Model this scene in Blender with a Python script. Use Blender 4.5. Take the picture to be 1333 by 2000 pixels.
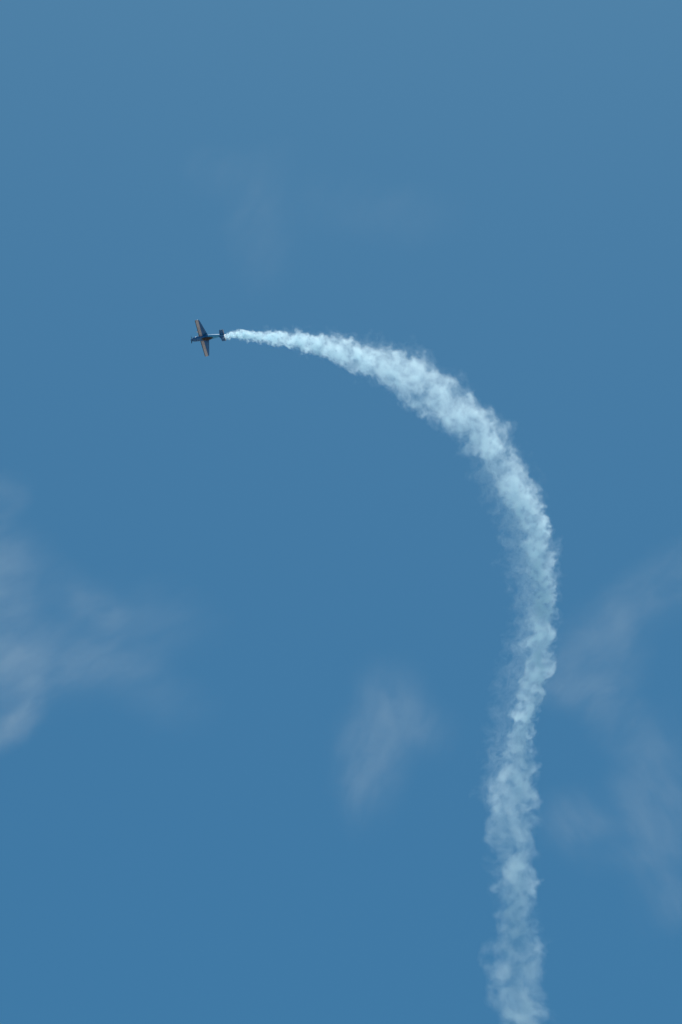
import bpy, math, bmesh
from mathutils import Vector, Matrix

R = math.radians
scene = bpy.context.scene
for o in list(bpy.data.objects):
    bpy.data.objects.remove(o, do_unlink=True)

# ------------------------------------------------------------------ camera
PITCH = R(35.0)
CAM = Vector((0.0, 0.0, 1.7))
cam_data = bpy.data.cameras.new('camera')
cam_data.sensor_fit = 'VERTICAL'
cam_data.sensor_height = 36.0
cam_data.lens = 135.0
cam_data.clip_start = 0.1
cam_data.clip_end = 60000.0
cam = bpy.data.objects.new('camera', cam_data)
scene.collection.objects.link(cam)
cam.location = CAM
cam.rotation_euler = (R(90) + PITCH, 0, 0)
scene.camera = cam
CX = Vector((1, 0, 0))
CY = Vector((0, -math.sin(PITCH), math.cos(PITCH)))
CZ = Vector((0, -math.cos(PITCH), -math.sin(PITCH)))       # towards the camera
PXF = 2000.0 * 135.0 / 36.0                                # focal length in photo pixels


def ray(px, py):
    return (CX * (px - 666.5) - CY * (py - 1000.0) - CZ * PXF).normalized()


def from_cam(v):
    return CX * v[0] + CY * v[1] + CZ * v[2]


# ------------------------------------------------------------------ sky and sun
SUN_EL, SUN_AZ = R(78.0), R(8.0)      # azimuth clockwise from +Y
world = bpy.data.worlds.new('World')
scene.world = world
world.use_nodes = True
wn, wl = world.node_tree.nodes, world.node_tree.links
wn.clear()
w_out = wn.new('ShaderNodeOutputWorld')
w_bg = wn.new('ShaderNodeBackground')
w_bg.inputs['Strength'].default_value = 0.071
sky = wn.new('ShaderNodeTexSky')
sky.sky_type = 'NISHITA'
sky.sun_disc = False
sky.sun_elevation = SUN_EL
sky.sun_rotation = SUN_AZ
sky.altitude = 0.0
sky.air_density = 1.0
sky.dust_density = 1.7
sky.ozone_density = 4.0
w_hs = wn.new('ShaderNodeHueSaturation')
w_hs.inputs['Saturation'].default_value = 1.3
wl.new(sky.outputs[0], w_hs.inputs['Color'])
w_tint = wn.new('ShaderNodeMix'); w_tint.data_type = 'RGBA'; w_tint.blend_type = 'MULTIPLY'
w_tint.inputs[0].default_value = 1.0
w_tint.inputs[7].default_value = (0.65, 1.185, 1.09, 1)       # the cool cast of the photograph's sky
wl.new(w_hs.outputs[0], w_tint.inputs[6])
wl.new(w_tint.outputs[2], w_bg.inputs['Color'])
wl.new(w_bg.outputs[0], w_out.inputs['Surface'])

sun_data = bpy.data.lights.new('sun', 'SUN')
sun_data.energy = 4.0
sun_data.angle = R(0.5)
sun_data.color = (1.0, 0.96, 0.9)
sun = bpy.data.objects.new('sun', sun_data)
scene.collection.objects.link(sun)
S = Vector((math.sin(SUN_AZ) * math.cos(SUN_EL), math.cos(SUN_AZ) * math.cos(SUN_EL), math.sin(SUN_EL)))
sun.rotation_euler = S.to_track_quat('Z', 'Y').to_euler()
sun.location = (0, 0, 60)

scene.view_settings.view_transform = 'Standard'
scene.view_settings.look = 'None'
scene.view_settings.exposure = 0.0
scene.view_settings.gamma = 1.0
scene.view_settings.use_curve_mapping = False
scene.cycles.volume_bounces = 6
scene.cycles.max_bounces = 8
scene.cycles.volume_step_rate = 1.0
scene.cycles.volume_max_steps = 512


# ------------------------------------------------------------------ helpers
def tag(o, label=None, cat=None, group=None, kind=None):
    if label: o['label'] = label
    if cat: o['category'] = cat
    if group: o['group'] = group
    if kind: o['kind'] = kind
    return o


def link(name, verts, faces, mats, parent=None, smooth=True):
    me = bpy.data.meshes.new(name)
    me.from_pydata([tuple(v) for v in verts], [], faces)
    bm = bmesh.new(); bm.from_mesh(me)
    bmesh.ops.recalc_face_normals(bm, faces=bm.faces)
    bm.to_mesh(me); bm.free()
    if smooth:
        me.polygons.foreach_set('use_smooth', [True] * len(me.polygons))
    me.materials.append(mats)
    o = bpy.data.objects.new(name, me)
    scene.collection.objects.link(o)
    o.parent = parent
    return o


def loft(rings, closed_ends=True):
    """rings of equal vertex count -> verts, faces"""
    n = len(rings[0]); V = [p for r in rings for p in r]; F = []
    for i in range(len(rings) - 1):
        for j in range(n):
            k = (j + 1) % n
            F.append((i * n + j, i * n + k, (i + 1) * n + k, (i + 1) * n + j))
    if closed_ends:
        F.append(tuple(range(n)))
        b = (len(rings) - 1) * n
        F.append(tuple(b + j for j in reversed(range(n))))
    return V, F


class Nodes:
    """small wrapper to write math in nodes"""
    def __init__(s, tree):
        s.t = tree

    def put(s, sock, v):
        if isinstance(v, bpy.types.NodeSocket):
            s.t.links.new(v, sock)
        else:
            sock.default_value = v

    def m(s, op, a, b=None, c=None, clamp=False):
        n = s.t.nodes.new('ShaderNodeMath'); n.operation = op; n.use_clamp = clamp
        s.put(n.inputs[0], a)
        if b is not None: s.put(n.inputs[1], b)
        if c is not None: s.put(n.inputs[2], c)
        return n.outputs[0]

    def remap(s, v, a, b, c=0.0, d=1.0, kind='SMOOTHSTEP'):
        n = s.t.nodes.new('ShaderNodeMapRange'); n.interpolation_type = kind
        s.put(n.inputs[0], v)
        for i, x in enumerate((a, b, c, d)): s.put(n.inputs[i + 1], x)
        return n.outputs[0]

    def xyz(s, x, y, z):
        n = s.t.nodes.new('ShaderNodeCombineXYZ')
        for i, v in enumerate((x, y, z)): s.put(n.inputs[i], v)
        return n.outputs[0]

    def split(s, v):
        n = s.t.nodes.new('ShaderNodeSeparateXYZ'); s.put(n.inputs[0], v)
        return n.outputs[0], n.outputs[1], n.outputs[2]

    def v(s, op, a, b=None, scale=None):
        n = s.t.nodes.new('ShaderNodeVectorMath'); n.operation = op
        s.put(n.inputs[0], a)
        if b is not None: s.put(n.inputs[1], b)
        if scale is not None: s.put(n.inputs['Scale'], scale)
        return n.outputs['Value'] if op in ('LENGTH', 'DOT_PRODUCT') else n.outputs[0]

    def noise(s, vec, scale, detail, rough=0.5, out='Factor', dist=0.0):
        n = s.t.nodes.new('ShaderNodeTexNoise')
        s.put(n.inputs['Vector'], vec)
        n.inputs['Scale'].default_value = scale
        n.inputs['Detail'].default_value = detail
        s.put(n.inputs['Roughness'], rough)
        n.inputs['Distortion'].default_value = dist
        return n.outputs[0] if out == 'Factor' else n.outputs[1]

    def curve(s, t, pts, lo, hi):
        """piecewise curve: pts [(t, value)] -> value socket"""
        n = s.t.nodes.new('ShaderNodeFloatCurve')
        s.put(n.inputs['Value'], t)
        c = n.mapping.curves[0]
        pts = sorted(pts)
        q = [(p[0], (p[1] - lo) / (hi - lo)) for p in pts]
        c.points[0].location = q[0]; c.points[1].location = q[-1]
        for p in q[1:-1]: c.points.new(*p)
        for p in c.points: p.handle_type = 'AUTO'
        n.mapping.extend = 'HORIZONTAL'
        n.mapping.update()
        return s.m('MULTIPLY_ADD', n.outputs[0], hi - lo, lo)


def volume_material(name, color, aniso, step):
    mt = bpy.data.materials.new(name); mt.use_nodes = True
    t = mt.node_tree; t.nodes.clear()
    out = t.nodes.new('ShaderNodeOutputMaterial')
    vol = t.nodes.new('ShaderNodeVolumePrincipled')
    vol.inputs['Color'].default_value = (*color, 1)
    vol.inputs['Anisotropy'].default_value = aniso
    vol.inputs['Density Attribute'].default_value = ''
    t.links.new(vol.outputs[0], out.inputs['Volume'])
    mt.cycles.volume_step_rate = step
    tc = t.nodes.new('ShaderNodeTexCoord')
    return mt, Nodes(t), tc.outputs['Object'], vol.inputs['Density']


# ------------------------------------------------------------------ ground (under the camera, below the picture)
gm = bpy.data.materials.new('dry_grass'); gm.use_nodes = True
gN = Nodes(gm.node_tree); gb = gm.node_tree.nodes['Principled BSDF']
gtc = gm.node_tree.nodes.new('ShaderNodeTexCoord').outputs['Object']
gr = gm.node_tree.nodes.new('ShaderNodeValToRGB')
gm.node_tree.links.new(gN.noise(gtc, 0.02, 8, 0.6), gr.inputs[0])
gr.color_ramp.elements[0].position = 0.35; gr.color_ramp.elements[0].color = (0.17, 0.17, 0.13, 1)
gr.color_ramp.elements[1].position = 0.65; gr.color_ramp.elements[1].color = (0.30, 0.28, 0.25, 1)
gm.node_tree.links.new(gr.outputs[0], gb.inputs['Base Color'])
gb.inputs['Roughness'].default_value = 0.95
rings = []
for rad in (0.5, 60, 400, 2500, 25000):
    rings.append([Vector((rad * math.cos(a * math.tau / 48), rad * math.sin(a * math.tau / 48), 0)) for a in range(48)])
gv, gf = loft(rings, False); gf.append(tuple(range(48)))
ground = link('ground', gv, gf, gm, smooth=False)
tag(ground, kind='structure')

# ------------------------------------------------------------------ where the aircraft flies
# attitude read from the photograph, in camera axes: nose, upper wing in the picture, and the aircraft's own up
Fv = from_cam((-0.951, -0.133, -0.27)).normalized()
Lx = from_cam((-0.229, 0.878, 0.42))
Rt = (Lx - Fv * Lx.dot(Fv)).normalized()          # the wing that points up in the picture = right wing (flying inverted)
Up = Rt.cross(Fv).normalized()                    # towards the camera: the upper side faces down
Lt = -Rt
CG_A = 2.8                                        # metres from the spinner tip to the origin
DIST = 750.0
# spinner tip at photo pixel (372.4, 664.4)
nose = CAM + ray(372.4, 664.4) * (DIST / ray(372.4, 664.4).dot(-CZ))
origin = nose - Fv * CG_A
plane_rot = Matrix((Fv, Lt, Up)).transposed()     # local X forward, Y left, Z up

# ------------------------------------------------------------------ smoke trail
# the whole manoeuvre lies in one upright plane through the aircraft
T_X = Vector((-Fv.x, -Fv.y, 0)).normalized()      # horizontal, to the right in the picture
T_Y = Vector((0, 0, 1))
T_Z = T_X.cross(T_Y).normalized()


def on_trail(px, py):
    d = ray(px, py)
    return CAM + d * ((origin - CAM).dot(T_Z) / d.dot(T_Z))


ARC_C = on_trail(470, 1250)
R0 = 58.0


def trail_uv(px, py):
    p = on_trail(px, py) - ARC_C
    x, y = p.dot(T_X), p.dot(T_Y)
    return math.atan2(max(y, 0), x) * R0 + min(y, 0), math.hypot(x, max(y, 0))


CORE = [  # inner edge, outer edge, optical depth through the middle
    ((441, 661), (441, 654), 2.8), ((450, 661.5), (450, 647), 4.2), ((478, 664), (478, 646), 4.6), ((510, 668), (510, 648), 4.4),
    ((570, 680), (570, 650), 3.8), ((612, 691), (618, 655), 3.4), ((652, 711), (664, 660), 3.1), ((690, 722), (704, 668), 2.9),
    ((746, 753), (772, 684), 2.5), ((790, 781), (826, 702), 2.3), ((835, 815), (880, 737), 2.15), ((880, 850), (925, 775), 2.1),
    ((926, 885), (966, 812), 2.3), ((955, 935), (1000, 868), 2.3), ((975, 970), (1040, 930), 2.4), ((996, 1000), (1062, 985), 2.5),
    ((1018, 1040), (1076, 1035), 2.60), ((1024, 1085), (1080, 1085), 2.60), ((1032, 1119), (1081, 1119), 2.60), ((1039, 1153), (1086, 1153), 2.60),
    ((1038, 1198), (1086, 1198), 2.60), ((1034, 1231), (1088, 1231), 2.60), ((1026, 1265), (1080, 1265), 2.70), ((1024, 1299), (1084, 1299), 2.50),
    ((1016, 1333), (1062, 1333), 2.40), ((1004, 1370), (1060, 1370), 2.20), ((1000, 1424), (1041, 1424), 1.95), ((992, 1457), (1039, 1457), 1.70),
    ((985, 1491), (1042, 1491), 1.54), ((970, 1514), (1046, 1514), 1.47), ((968, 1547), (1042, 1547), 1.57), ((958, 1581), (1036, 1581), 1.56),
    ((952, 1615), (1041, 1615), 1.61), ((960, 1649), (1052, 1649), 1.66), ((965, 1683), (1052, 1683), 1.60), ((978, 1712), (1055, 1712), 1.54),
    ((984, 1746), (1055, 1746), 1.34), ((978, 1791), (1049, 1791), 1.22), ((976, 1825), (1049, 1825), 1.15), ((970, 1865), (1062, 1865), 1.22),
    ((963, 1904), (1052, 1904), 1.15), ((966, 1960), (1059, 1960), 1.22), ((976, 2000), (1070, 2000), 1.22), ((970, 2200), (1075, 2200), 1.02),
    ((975, 2600), (1085, 2600), 0.64), ((985, 2900), (1090, 2900), 0.26)]
VEIL = [  # the thin, torn smoke round and beside the core
    ((441, 661), (441, 653), 0.1), ((510, 671), (510, 643), 0.25), ((612, 697), (618, 645), 0.35), ((690, 730), (706, 656), 0.45),
    ((785, 786), (834, 690), 0.5), ((875, 860), (936, 765), 0.5), ((920, 905), (975, 808), 0.5), ((930, 955), (1015, 865), 0.55),
    ((948, 985), (1052, 935), 0.65), ((966, 1015), (1072, 985), 0.7), ((974, 1050), (1082, 1035), 0.75), ((978, 1085), (1102, 1085), 0.75),
    ((986, 1119), (1102, 1119), 0.7), ((994, 1153), (1096, 1153), 0.65), ((994, 1198), (1094, 1198), 0.5), ((988, 1231), (1094, 1231), 0.55),
    ((984, 1265), (1088, 1265), 0.55), ((965, 1299), (1090, 1299), 0.35), ((955, 1356), (1072, 1356), 0.28), ((940, 1424), (1050, 1424), 0.28),
    ((942, 1491), (1050, 1491), 0.5), ((936, 1530), (1050, 1530), 0.5), ((942, 1600), (1044, 1600), 0.45), ((944, 1683), (1056, 1683), 0.4),
    ((962, 1746), (1060, 1746), 0.3), ((960, 1865), (1066, 1865), 0.3), ((955, 2000), (1074, 2000), 0.3), ((960, 2200), (1085, 2200), 0.25),
    ((965, 2900), (1100, 2900), 0.1)]


def table(rows):
    out = []
    for a, b, d in rows:
        ta, ra = trail_uv(*a); tb, rb = trail_uv(*b)
        out.append(((ta + tb) / 2, (ra + rb) / 2, max(abs(rb - ra) / 2, 0.25), d))
    return sorted(out)


core, veil = table(CORE), table(VEIL)
T0, T1 = core[0][0] - 1.0, core[-1][0] + 0.5


def look(tab, t, k):
    if t <= tab[0][0]: return tab[0][k]
    for a, b in zip(tab, tab[1:]):
        if t <= b[0]:
            f = (t - a[0]) / max(b[0] - a[0], 1e-6)
            return a[k] + (b[k] - a[k]) * f
    return tab[-1][k]


sm, N, P, DENS = volume_material('smoke', (0.81, 0.945, 1.0), 0.72, 0.030)
px_, py_, pz_ = N.split(P)
yp = N.m('MAXIMUM', py_, 0.0)
rad_ = N.m('SQRT', N.m('ADD', N.m('MULTIPLY', px_, px_), N.m('MULTIPLY', yp, yp)))
tau = N.m('ADD', N.m('MULTIPLY', N.m('ARCTAN2', yp, px_), R0), N.m('MINIMUM', py_, 0.0))
tt = N.m('MULTIPLY_ADD', tau, 1.0 / (T1 - T0), -T0 / (T1 - T0))


def tcurve(tab, k, lo, hi, extra=None):
    return N.curve(tt, [((r[0] - T0) / (T1 - T0), r[k]) for r in tab], lo, hi)


rlo, rhi = 40.0, 75.0
c_r, c_w, c_d = tcurve(core, 1, rlo, rhi), tcurve(core, 2, 0.0, 12.0), tcurve(core, 3, 0.0, 5.0)
v_r, v_w, v_d = tcurve(veil, 1, rlo, rhi), tcurve(veil, 2, 0.0, 12.0), tcurve(veil, 3, 0.0, 5.0)
# coordinate along the trail that grows with the size of the puffs
AGE0, AGEL, AGEK = 62.0, 120.0, 0.65


def grow_at(t):
    return 1.0 + AGEK * min(max((AGE0 - t) / AGEL, 0.0), 1.0)


acc, phase = 0.0, []
STEPS = 60
for i in range(STEPS + 1):
    t = T1 - (T1 - T0) * i / STEPS
    phase.append([(t - T0) / (T1 - T0), acc])
    for k in range(10):
        s = t - (T1 - T0) / STEPS * (k + 0.5) / 10
        acc += (T1 - T0) / STEPS / 10 / ((0.5 + 0.8 * look(core, s, 2)) * grow_at(s))
c_ph = N.curve(tt, phase, 0.0, acc)
age = N.m('MULTIPLY_ADD', tau, -1.0 / AGEL, AGE0 / AGEL, clamp=True)
sc = N.m('MULTIPLY', N.m('MULTIPLY_ADD', c_w, 0.8, 0.5), N.m('MULTIPLY_ADD', age, AGEK, 1.0))
uu = N.m('DIVIDE', N.m('SUBTRACT', rad_, c_r), sc)
vv = N.m('DIVIDE', pz_, sc)
Q = N.xyz(c_ph, uu, vv)
warp = N.v('SUBTRACT', N.noise(Q, 1.25, 2.0, 0.5, 'Color'), (0.5, 0.5, 0.5))
fine = N.noise(N.v('ADD', Q, N.v('SCALE', warp, scale=0.5)), 2.7, 5.0, N.m('MULTIPLY_ADD', age, -0.10, 0.60))
lump = N.noise(N.v('ADD', Q, N.v('ADD', N.v('SCALE', warp, scale=0.8), (31.0, 7.0, 3.0))), 1.25, 2.0, 0.5)
wx, wy, wz = N.split(warp)
slow = N.v('SUBTRACT', N.noise(N.v('ADD', Q, (5.0, 9.0, 2.0)), 0.7, 1.0, 0.5, 'Color'), (0.5, 0.5, 0.5))
sx, sy, sz = N.split(slow)
wy = N.m('ADD', wy, N.m('MULTIPLY', sy, N.m('MULTIPLY', age, 0.55)))
wz = N.m('ADD', wz, N.m('MULTIPLY', sz, N.m('MULTIPLY', age, 0.55)))
fresh = N.m('MULTIPLY_ADD', tau, 1 / 25.0, -68.0 / 25.0, clamp=True)
# core
def band(r, w, k, kz):
    a = N.m('ADD', N.m('DIVIDE', N.m('SUBTRACT', rad_, r), w), N.m('MULTIPLY', wy, k))
    b = N.m('ADD', N.m('DIVIDE', pz_, N.m('MULTIPLY', w, kz)), N.m('MULTIPLY', wz, k))
    return N.m('ADD', N.m('MULTIPLY', a, a), N.m('MULTIPLY', b, b))
old = N.m('MULTIPLY_ADD', tau, -1 / 45.0, 5.0 / 45.0, clamp=True)
qc = band(c_r, N.m('MULTIPLY', c_w, N.m('MULTIPLY_ADD', old, 0.06, 0.95)), N.m('MULTIPLY_ADD', age, 0.9, 1.9), 0.9)
ec = N.m('ADD', N.m('SUBTRACT', N.m('MULTIPLY_ADD', old, 0.14, 1.05), qc), N.m('MULTIPLY', N.m('SUBTRACT', fine, 0.5), 2.2))
dc = N.remap(ec, -0.1, 1.0)
dc = N.m('MULTIPLY', dc, N.remap(fine, 0.36, 0.62, 0.15, 1.8))
dc = N.m('MULTIPLY', dc, N.remap(lump, 0.38, 0.62, N.m('MULTIPLY_ADD', fresh, 0.55, N.m('MULTIPLY_ADD', age, 0.35, 0.2)), N.m('MULTIPLY_ADD', age, -0.35, 1.8)))
dc = N.m('DIVIDE', N.m('MULTIPLY', dc, N.m('POWER', N.m('MULTIPLY', c_d, 0.25), 1.5)), N.m('MULTIPLY', c_w, 0.8))
# veil
qv = band(v_r, v_w, 1.6, 0.8)
ridge = N.m('ABSOLUTE', N.m('SUBTRACT', N.noise(N.v('ADD', Q, N.v('SCALE', warp, scale=1.5)), 1.7, 3.0, 0.6), 0.5))
fil = N.remap(ridge, 0.0, 0.10, 1.0, 0.04)
ev = N.m('ADD', N.m('SUBTRACT', 1.0, qv), N.m('MULTIPLY', N.m('SUBTRACT', fine, 0.5), 2.0))
dv = N.m('MULTIPLY', N.remap(ev, 0.0, 0.9), fil)
dv = N.m('DIVIDE', N.m('MULTIPLY', dv, v_d), N.m('MULTIPLY', v_w, 1.4))
N.put(DENS, N.m('ADD', dc, dv))

rings = []
nst = 170
for i in range(nst + 1):
    t = T0 + (T1 - T0) * i / nst
    cr, cw, vr, vw = look(core, t, 1), look(core, t, 2), look(veil, t, 1), look(veil, t, 2)
    lo = min(cr - cw * 1.8, vr - vw * 1.4) - 0.2
    hi = max(cr + cw * 1.8, vr + vw * 1.4) + 0.2
    half_z = max(cw * 1.65, vw * 1.0) + 0.2
    mid, half = (lo + hi) / 2, (hi - lo) / 2
    ring = []
    for j in range(20):
        a = j * math.tau / 20
        k = 1.0 + 0.05 * math.sin(3.1 * t + 2 * a) if 0 < i < nst else 0.6
        r = mid + half * k * math.cos(a); z = half_z * k * math.sin(a)
        if t >= 0:
            ring.append(Vector((r * math.cos(t / R0), r * math.sin(t / R0), z)))
        else:
            ring.append(Vector((r, t, z)))
    rings.append(ring)
tv, tf = loft(rings)
trail = link('smoke_trail', tv, tf, sm)
trail.matrix_world = Matrix.Translation(ARC_C) @ Matrix((T_X, T_Y, T_Z)).transposed().to_4x4()
tag(trail, 'long white smoke trail rising from below and curving over to the tail of the aircraft', 'smoke trail', kind='thing')


# ------------------------------------------------------------------ thin clouds, far beyond
CLOUD_D = 3200.0
MPP = CLOUD_D / PXF            # metres per photo pixel out there


def make_cloud(centre, lobes, label, strength, seed, fibre, scale=1.0):
    """lobes: (px, py, half length px, half width px, angle deg counterclockwise, weight) in photo pixels about their place in the sky"""
    c = CAM + ray(*centre) * CLOUD_D
    mt, N, P, D = volume_material('cloud_vapour', (0.88, 0.95, 1.0), 0.1, 0.7)
    total = None
    V, F = [], []
    seedv = (seed * 17.3, seed * 5.1, seed * 9.7)
    big = N.noise(N.v('ADD', P, seedv), 0.012 / scale, 5.0, 0.6, 'Color')
    warp = N.v('SCALE', N.v('SUBTRACT', big, (0.5, 0.5, 0.5)), scale=36.0 * scale)
    Pw = N.v('ADD', P, warp)
    x0 = y0 = z0 = 1e9; x1 = y1 = z1 = -1e9
    for (lx, ly, ha, hb, ang, wt) in lobes:
        x, y = (lx - centre[0]) * MPP, -(ly - centre[1]) * MPP
        a, b = ha * MPP * 1.2, hb * MPP * 1.35
        mp = N.t.nodes.new('ShaderNodeMapping'); mp.vector_type = 'TEXTURE'
        mp.inputs['Location'].default_value = (x, y, 0)
        mp.inputs['Rotation'].default_value = (0, 0, R(ang))
        mp.inputs['Scale'].default_value = (a, b, max(min(a, b), 30) * 1.0)
        N.t.links.new(Pw, mp.inputs['Vector'])
        q = N.v('LENGTH', mp.outputs[0])
        e = N.m('MULTIPLY', N.remap(q, 1.25, 0.0), wt)
        total = e if total is None else N.m('ADD', total, e)
        ex = 1.25 * (abs(a * math.cos(R(ang))) + abs(b * math.sin(R(ang)))) + 28 * scale
        ey = 1.25 * (abs(a * math.sin(R(ang))) + abs(b * math.cos(R(ang)))) + 28 * scale
        ez = 1.25 * max(min(a, b), 30) + 20
        x0, x1, y0, y1 = min(x0, x - ex), max(x1, x + ex), min(y0, y - ey), max(y1, y + ey)
        z0, z1 = min(z0, -ez), max(z1, ez)
    fm = N.t.nodes.new('ShaderNodeMapping'); fm.vector_type = 'TEXTURE'
    fm.inputs['Rotation'].default_value = (0, 0, R(fibre)); fm.inputs['Scale'].default_value = (2.6, 1.0, 1.0)
    N.t.links.new(N.v('ADD', P, N.v('SCALE', warp, scale=1.3)), fm.inputs['Vector'])
    wisps = N.noise(fm.outputs[0], 0.045 / scale, 6.0, 0.62)
    N.put(D, N.m('MULTIPLY', N.m('MULTIPLY', total, N.remap(wisps, 0.36, 0.66, 0.14, 1.15)), strength * 1.35))
    # rounded box hull
    rg = []
    for i in range(9):
        ph = -math.pi / 2 + math.pi * (i + 0.001) / 8.002
        cz = math.sin(ph); cr = max(math.cos(ph), 0.05)
        sgn = lambda v, p: math.copysign(abs(v) ** p, v)
        rg.append([Vector(((x0 + x1) / 2 + (x1 - x0) / 2 * 1.05 * cr ** 0.45 * sgn(math.cos(j * math.tau / 28), 0.55),
                           (y0 + y1) / 2 + (y1 - y0) / 2 * 1.05 * cr ** 0.45 * sgn(math.sin(j * math.tau / 28), 0.55),
                           (z0 + z1) / 2 + (z1 - z0) / 2 * sgn(cz, 0.6))) for j in range(28)])
    cv, cf = loft(rg)
    o = link('cloud', cv, cf, mt)
    d = -ray(*centre)
    xx = CX; zz = d.normalized(); yy = zz.cross(xx).normalized(); xx = yy.cross(zz)
    o.matrix_world = Matrix.Translation(c) @ Matrix((xx, yy, zz)).transposed().to_4x4()
    tag(o, label, 'cloud', 'thin wispy clouds behind the smoke trail', 'thing')
    return o


make_cloud((120, 1250), [
    (30, 1410, 95, 28, 33, 1.3), (150, 1310, 150, 45, 12, 0.55), (175, 1175, 95, 40, -40, 0.5), (20, 1120, 90, 75, 0, 0.55),
    (0, 975, 60, 40, 30, 0.6), (20, 1300, 120, 90, 0, 0.5), (300, 1340, 120, 55, -30, 0.30), (290, 1210, 130, 65, -10, 0.28), (130, 1270, 150, 90, 0, 0.25), (-120, 1200, 150, 200, 0, 0.5)],
    'faint cloud at the left edge, with a brighter slanting streak at its foot', 0.0042, 1, 30)
make_cloud((765, 1440), [
    (735, 1470, 135, 66, 80, 0.75), (772, 1385, 95, 62, 105, 0.6), (825, 1430, 70, 62, 0, 0.35), (712, 1540, 62, 50, 80, 0.3), (700, 1440, 60, 60, 0, 0.25)],
    'small pale cloud left of the lower smoke trail, standing alone', 0.0034, 2, 75)
make_cloud((1200, 1310), [
    (1250, 1175, 140, 50, 40, 0.65), (1140, 1265, 120, 50, 40, 0.65), (1100, 1340, 90, 44, -15, 0.65), (1200, 1395, 140, 52, -50, 0.85),
    (1215, 1300, 80, 50, 80, 0.45), (1380, 1100, 110, 50, 30, 0.5)],
    'long crooked wisp of cloud right of the trail, slanting up to the right edge', 0.0036, 3, 42)
make_cloud((1270, 1640), [
    (1125, 1600, 70, 55, 20, 0.75), (1290, 1600, 75, 160, 0, 0.65), (1205, 1640, 110, 60, -10, 0.4), (1325, 1760, 50, 45, 0, 0.5), (1240, 1560, 60, 40, -45, 0.35)],
    'faint patchy cloud low at the right edge, beside the fading trail', 0.0034, 4, -55)
make_cloud((620, 420), [
    (505, 365, 95, 34, 52, 0.35), (440, 330, 80, 45, 0, 0.25), (510, 470, 110, 55, 95, 0.35), (790, 420, 110, 55, 0, 0.22), (660, 400, 120, 60, 0, 0.15)],
    'barely visible wisp of cloud high above the aircraft', 0.0026, 5, 60)


# ------------------------------------------------------------------ aircraft paint
def paint(name, build, rough=0.28):
    mt = bpy.data.materials.new(name); mt.use_nodes = True
    t = mt.node_tree; b = t.nodes['Principled BSDF']
    b.inputs['Roughness'].default_value = rough
    b.inputs['Coat Weight'].default_value = 0.35
    b.inputs['Coat Roughness'].default_value = 0.1
    N = Nodes(t); P = t.nodes.new('ShaderNodeTexCoord').outputs['Object']
    grime = N.remap(N.noise(P, 3.0, 5.0, 0.6), 0.3, 0.8, 1.0, 0.82)
    col = build(N, P)
    mx = t.nodes.new('ShaderNodeMix'); mx.data_type = 'RGBA'; mx.blend_type = 'MULTIPLY'
    mx.inputs[0].default_value = 1.0
    if isinstance(col, tuple): mx.inputs[6].default_value = (*col, 1)
    else: t.links.new(col, mx.inputs[6])
    gc = N.xyz(grime, grime, grime)
    t.links.new(gc, mx.inputs[7])
    t.links.new(mx.outputs[2], b.inputs['Base Color'])
    return mt


def mixc(N, f, a, b):
    mx = N.t.nodes.new('ShaderNodeMix'); mx.data_type = 'RGBA'
    N.put(mx.inputs[0], f)
    for s, v in ((6, a), (7, b)):
        if isinstance(v, tuple): mx.inputs[s].default_value = (*v, 1)
        else: N.t.links.new(v, mx.inputs[s])
    return mx.outputs[2]


BLUE = (0.008, 0.14, 0.42)
NAVY = (0.012, 0.025, 0.06)
SKYB = (0.04, 0.38, 0.76)
WHITE = (0.76, 0.73, 0.77)
XO = CG_A                      # local x = XO - a


def wing_paint(N, P):
    x, y, z = N.split(P)
    a = N.m('SUBTRACT', XO - 1.90, x)          # metres behind the leading edge
    pale = N.m('MULTIPLY', N.m('GREATER_THAN', a, 0.15), N.m('LESS_THAN', a, 0.72))
    smudge = N.m('MULTIPLY', N.remap(N.noise(P, 4.0, 3.0, 0.6), 0.45, 0.6), N.remap(N.m('ABSOLUTE', N.m('SUBTRACT', N.m('ABSOLUTE', y), 1.7)), 0.9, 0.6))
    band = mixc(N, N.m('MULTIPLY', smudge, 0.45), (0.54, 0.52, 0.62), (0.25, 0.17, 0.19))
    c = mixc(N, pale, BLUE, band)
    return mixc(N, N.m('LESS_THAN', a, 0.15), c, NAVY)


def fus_paint(N, P):
    x, y, z = N.split(P)
    low = N.m('LESS_THAN', N.m('ADD', z, N.m('MULTIPLY', x, 0.02)), -0.22)   # white belly
    return mixc(N, low, mixc(N, N.m('LESS_THAN', x, XO - 3.75), BLUE, SKYB), WHITE)


def cowl_paint(N, P):
    x, y, z = N.split(P)
    low = N.m('LESS_THAN', z, -0.26)
    return mixc(N, low, BLUE, WHITE)


def checker_paint(N, P):
    n = N.t.nodes.new('ShaderNodeTexChecker')
    n.inputs['Color1'].default_value = (*WHITE, 1); n.inputs['Color2'].default_value = (*BLUE, 1)
    n.inputs['Scale'].default_value = 6.0
    N.put(n.inputs['Vector'], N.v('ADD', P, (0.02, 0.03, 0.04)))
    x, y, z = N.split(P)
    return mixc(N, N.m('LESS_THAN', x, XO - 6.93), BLUE, n.outputs[0])


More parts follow.
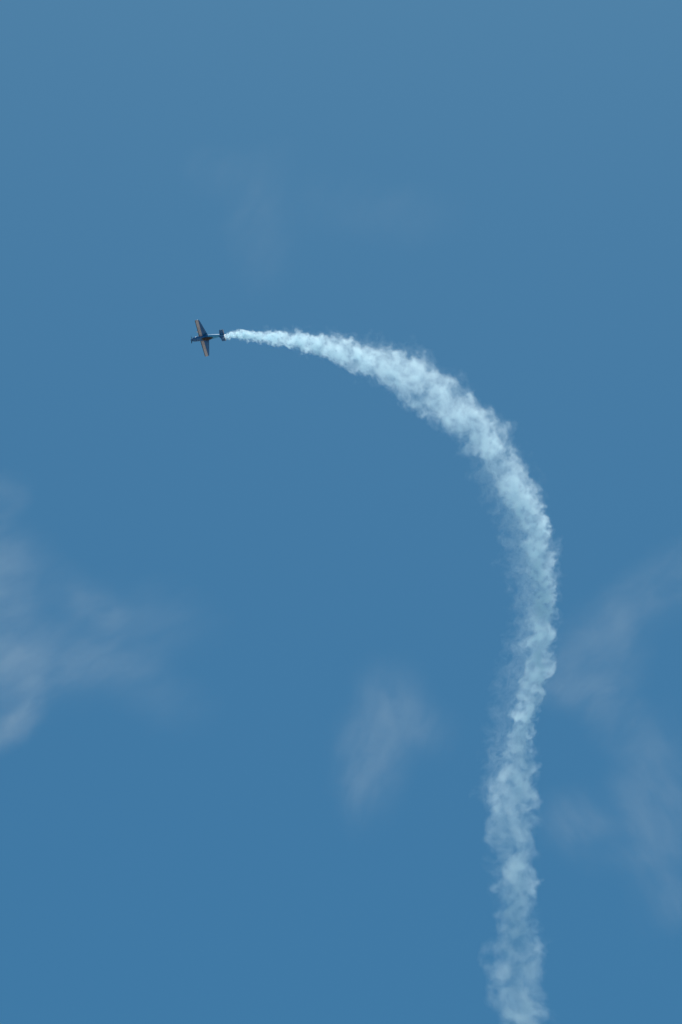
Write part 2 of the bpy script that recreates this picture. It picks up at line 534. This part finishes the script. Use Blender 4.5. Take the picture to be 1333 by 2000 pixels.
M_WING = paint('wing_paint', wing_paint)
M_FUS = paint('fuselage_paint', fus_paint)
M_COWL = paint('cowling_paint', cowl_paint)
M_BLUE = paint('blue_paint', lambda N, P: BLUE)
M_WHITE = paint('white_paint', lambda N, P: WHITE)
M_CHECK = paint('chequered_paint', checker_paint)
M_DARK = paint('dark_composite', lambda N, P: (0.02, 0.02, 0.022), 0.4)
M_RUBBER = paint('rubber', lambda N, P: (0.02, 0.02, 0.02), 0.8)
M_METAL = paint('exhaust_metal', lambda N, P: (0.28, 0.2, 0.15), 0.45)
M_METAL.node_tree.nodes['Principled BSDF'].inputs['Metallic'].default_value = 0.9
M_GLASS = bpy.data.materials.new('tinted_canopy'); M_GLASS.use_nodes = True
g = M_GLASS.node_tree.nodes['Principled BSDF']
g.inputs['Base Color'].default_value = (0.25, 0.2, 0.2, 1)
g.inputs['Transmission Weight'].default_value = 0.85
g.inputs['Roughness'].default_value = 0.04
g.inputs['IOR'].default_value = 1.3

plane = bpy.data.objects.new('aerobatic_aircraft', None)
scene.collection.objects.link(plane)
plane.matrix_world = Matrix.Translation(origin) @ plane_rot.to_4x4()
tag(plane, 'small blue single propeller aerobatic aircraft flying inverted with pale stripes along its wings', 'aircraft')


def body(name, secs, mat, parent, n=24, power=2.3):
    """secs: (a behind spinner tip, half width, z bottom, z top)"""
    rings = []
    for a, w, zb, zt in secs:
        zc, hz = (zb + zt) / 2, (zt - zb) / 2
        ring = []
        for j in range(n):
            t = j * math.tau / n
            c, s = math.cos(t), math.sin(t)
            ring.append(Vector((XO - a, w * math.copysign(abs(c) ** (2 / power), c), zc + hz * math.copysign(abs(s) ** (2 / power), s))))
        rings.append(ring)
    V, F = loft(rings)
    return link(name, V, F, mat, parent)


def surface(name, secs, f0, f1, mat, parent, vertical=False, thick=0.13, grow=1.0):
    """a slice f0..f1 of an aerofoil lofted through secs: (span position, a of leading edge, chord, z)"""
    rings = []
    fr = [f0 + (f1 - f0) * (1 - math.cos(math.pi * i / 10)) / 2 for i in range(11)] if f0 == 0 else [f0 + (f1 - f0) * i / 8 for i in range(9)]

    def half(f):
        return 5 * (0.2969 * math.sqrt(max(f, 0)) - 0.126 * f - 0.3516 * f * f + 0.2843 * f ** 3 - 0.1015 * f ** 4)
    for sp, le, ch, z, th in secs:
        up = [(f, half(f) * th * ch * grow + 0.002) for f in fr]
        loop = up + [(f, -h) for f, h in reversed(up)]
        ring = []
        for f, h in loop:
            x = XO - (le + f * ch)
            ring.append(Vector((x, h, sp)) if vertical else Vector((x, sp, z + h)))
        rings.append(ring)
    V, F = loft(rings)
    o = link(name, V, F, mat, parent, smooth=True)
    return o


fus = body('fuselage', [(1.32, 0.47, -0.56, 0.40), (1.7, 0.49, -0.58, 0.42), (2.4, 0.50, -0.60, 0.43), (3.2, 0.50, -0.60, 0.45),
                        (3.9, 0.48, -0.58, 0.47), (4.6, 0.43, -0.54, 0.46), (5.3, 0.34, -0.47, 0.36), (6.0, 0.23, -0.40, 0.25),
                        (6.6, 0.14, -0.33, 0.18), (7.0, 0.06, -0.24, 0.12)], M_FUS, plane)
cowl = body('cowling', [(0.46, 0.20, -0.22, 0.20), (0.48, 0.30, -0.34, 0.28), (0.58, 0.38, -0.44, 0.33), (0.8, 0.44, -0.52, 0.37),
                        (1.1, 0.465, -0.55, 0.39), (1.315, 0.472, -0.562, 0.402)], M_COWL, plane)
for s in (-1, 1):
    rg = []
    for k, (a, r) in enumerate(((0.455, 0.02), (0.46, 0.085), (0.52, 0.08))):
        rg.append([Vector((XO - a, s * 0.235 + r * 1.1 * math.cos(j * math.tau / 14), 0.02 + r * math.sin(j * math.tau / 14))) for j in range(14)])
    V, F = loft(rg); link('air_intake', V, F, M_DARK, cowl)
# spinner and propeller
rg = []
for i in range(9):
    f = i / 8
    r = max(0.19 * math.sqrt(1 - (1 - f) ** 2), 0.004)
    rg.append([Vector((XO - 0.44 * f, r * math.cos(j * math.tau / 20), r * math.sin(j * math.tau / 20) - 0.01)) for j in range(20)])
V, F = loft(rg)
spinner = link('spinner', V, F, M_BLUE, plane)
for k in range(3):
    ang = R(180 + 8 + 120 * k)        # 180 = towards the right wing
    rg = []
    for i in range(9):
        f = i / 8
        rad = 0.14 + 0.84 * f
        ch = 0.055 + 0.06 * math.sin(math.pi * min(f * 1.1, 1) ** 0.8) if f < 0.95 else 0.04
        tw = R(58 - 42 * f)
        ring = []
        for j in range(10):
            t = j * math.tau / 10
            cx, cz = ch * math.cos(t), 0.018 * (1.3 - f) * math.sin(t)
            along = cx * math.cos(tw) - cz * math.sin(tw); ax = cx * math.sin(tw) + cz * math.cos(tw)
            y = rad * math.cos(ang) - along * math.sin(ang)
            z = rad * math.sin(ang) + along * math.cos(ang) - 0.01
            ring.append(Vector((XO - 0.33 + ax, y, z)))
        rg.append(ring)
    V, F = loft(rg); link('propeller_blade', V, F, M_DARK, plane)
# wings with ailerons
for s in (-1, 1):
    W = [(s * 0.38, 1.88, 1.88, -0.10, 0.15), (s * 1.2, 1.88, 1.66, -0.10, 0.145), (s * 2.6, 1.91, 1.26, -0.10, 0.135), (s * 3.78, 1.93, 0.92, -0.10, 0.12)]
    tip = [(s * 3.90, 1.95, 0.86, -0.10, 0.10), (s * 3.96, 2.02, 0.72, -0.10, 0.05)]
    wing = surface('wing', W + tip, 0.0, 0.74, M_WING, plane)
    # fixed trailing part inboard of the aileron
    surface('trailing_panel', [(s * 0.38, 1.88, 1.88, -0.10, 0.15), (s * 0.62, 1.88, 1.817, -0.10, 0.148)], 0.741, 1.0, M_WING, wing)
    ail = [(s * 0.64, 1.88, 1.812, -0.10, 0.148), (s * 1.2, 1.88, 1.66, -0.10, 0.145), (s * 2.6, 1.91, 1.26, -0.10, 0.135), (s * 3.78, 1.93, 0.92, -0.10, 0.12), (s * 3.90, 1.95, 0.86, -0.10, 0.10)]
    surface('aileron', ail, 0.755, 1.0, M_WING, wing)
    # tailplane
    H = [(s * 0.05, 6.05, 1.02, 0.06, 0.10), (s * 0.6, 6.13, 0.94, 0.06, 0.10), (s * 1.14, 6.24, 0.85, 0.06, 0.09), (s * 1.22, 6.32, 0.74, 0.06, 0.05)]
    st = surface('horizontal_stabilizer', H, 0.0, 0.54, M_BLUE, plane)
    E = [(s * 0.10, 6.05, 1.04, 0.06, 0.10), (s * 0.6, 6.13, 0.96, 0.06, 0.10), (s * 1.14, 6.24, 0.87, 0.06, 0.09), (s * 1.22, 6.32, 0.76, 0.06, 0.05)]
    surface('elevator', E, 0.56, 1.0, M_CHECK, st)
fin = surface('fin', [(0.12, 5.75, 1.25, 0, 0.09), (0.45, 6.0, 1.02, 0, 0.10), (0.95, 6.25, 0.82, 0, 0.09), (1.20, 6.38, 0.70, 0, 0.06)], 0.0, 0.55, M_BLUE, plane, vertical=True)
surface('rudder', [(-0.22, 5.95, 1.22, 0, 0.08), (0.12, 5.80, 1.40, 0, 0.09), (0.45, 6.0, 1.22, 0, 0.09), (0.95, 6.25, 0.96, 0, 0.08), (1.24, 6.38, 0.78, 0, 0.05)],
        0.58, 1.0, M_CHECK, fin, vertical=True)
# canopy over a dark cockpit
cock = body('cockpit', [(2.7, 0.18, 0.2, 0.44), (3.0, 0.26, 0.2, 0.50), (3.8, 0.28, 0.2, 0.52), (4.2, 0.20, 0.2, 0.50)], M_DARK, plane)
body('headrest', [(3.72, 0.10, 0.50, 0.68), (3.76, 0.12, 0.50, 0.72), (3.84, 0.12, 0.50, 0.72), (3.88, 0.10, 0.50, 0.66)], M_DARK, cock, 12)
body('canopy', [(2.35, 0.10, 0.36, 0.43), (2.6, 0.27, 0.34, 0.58), (3.0, 0.34, 0.33, 0.76), (3.5, 0.36, 0.33, 0.84), (4.0, 0.33, 0.34, 0.80),
                (4.35, 0.25, 0.34, 0.68), (4.6, 0.14, 0.36, 0.54), (4.75, 0.05, 0.36, 0.44)], M_GLASS, plane, 20, 2.0)
# exhaust pipes and smoke nozzle under the nose
for s in (-1, 1):
    rg = []
    for a, z in ((1.15, -0.50), (1.35, -0.62), (1.75, -0.68)):
        rg.append([Vector((XO - a, s * 0.16 + 0.045 * math.cos(j * math.tau / 12), z + 0.045 * math.sin(j * math.tau / 12))) for j in range(12)])
    V, F = loft(rg); link('exhaust_pipe', V, F, M_METAL, plane)
# landing gear
for s in (-1, 1):
    rg = []
    for y, z, c in ((0.34, -0.50, 0.10), (0.55, -0.78, 0.085), (0.78, -1.05, 0.075), (0.93, -1.22, 0.07)):
        rg.append([Vector((XO - 1.72 + c * math.cos(j * math.tau / 10), s * y, z + 0.022 * math.sin(j * math.tau / 10))) for j in range(10)])
    V, F = loft(rg); link('landing_gear_leg', V, F, M_WHITE, plane)
    rg = []
    for a, w, h in ((1.22, 0.02, 0.03), (1.27, 0.07, 0.09), (1.42, 0.11, 0.16), (1.62, 0.12, 0.18), (1.85, 0.10, 0.15), (2.1, 0.05, 0.08), (2.25, 0.01, 0.02)):
        rg.append([Vector((XO - a, s * 0.97 + w * math.cos(j * math.tau / 14), -1.30 + h * math.sin(j * math.tau / 14))) for j in range(14)])
    V, F = loft(rg); fairing = link('wheel_fairing', V, F, M_WHITE, plane)
    rg = []
    for y, r in ((-0.05, 0.10), (-0.04, 0.15), (0.0, 0.165), (0.04, 0.15), (0.05, 0.10)):
        rg.append([Vector((XO - 1.64 + r * math.cos(j * math.tau / 18), s * 0.97 + y, -1.40 + r * math.sin(j * math.tau / 18))) for j in range(18)])
    V, F = loft(rg); link('wheel', V, F, M_RUBBER, fairing)
rg = []
for a, z, c in ((6.1, -0.36, 0.04), (6.4, -0.44, 0.03), (6.62, -0.52, 0.025)):
    rg.append([Vector((XO - a, c * math.cos(j * math.tau / 8), z + 0.015 * math.sin(j * math.tau / 8))) for j in range(8)])
V, F = loft(rg); spring = link('tail_spring', V, F, M_METAL, plane)
rg = []
for y, r in ((-0.03, 0.05), (-0.02, 0.075), (0.02, 0.075), (0.03, 0.05)):
    rg.append([Vector((XO - 6.66 + r * math.cos(j * math.tau / 14), y, -0.56 + r * math.sin(j * math.tau / 14))) for j in range(14)])
V, F = loft(rg); link('tail_wheel', V, F, M_RUBBER, spring)
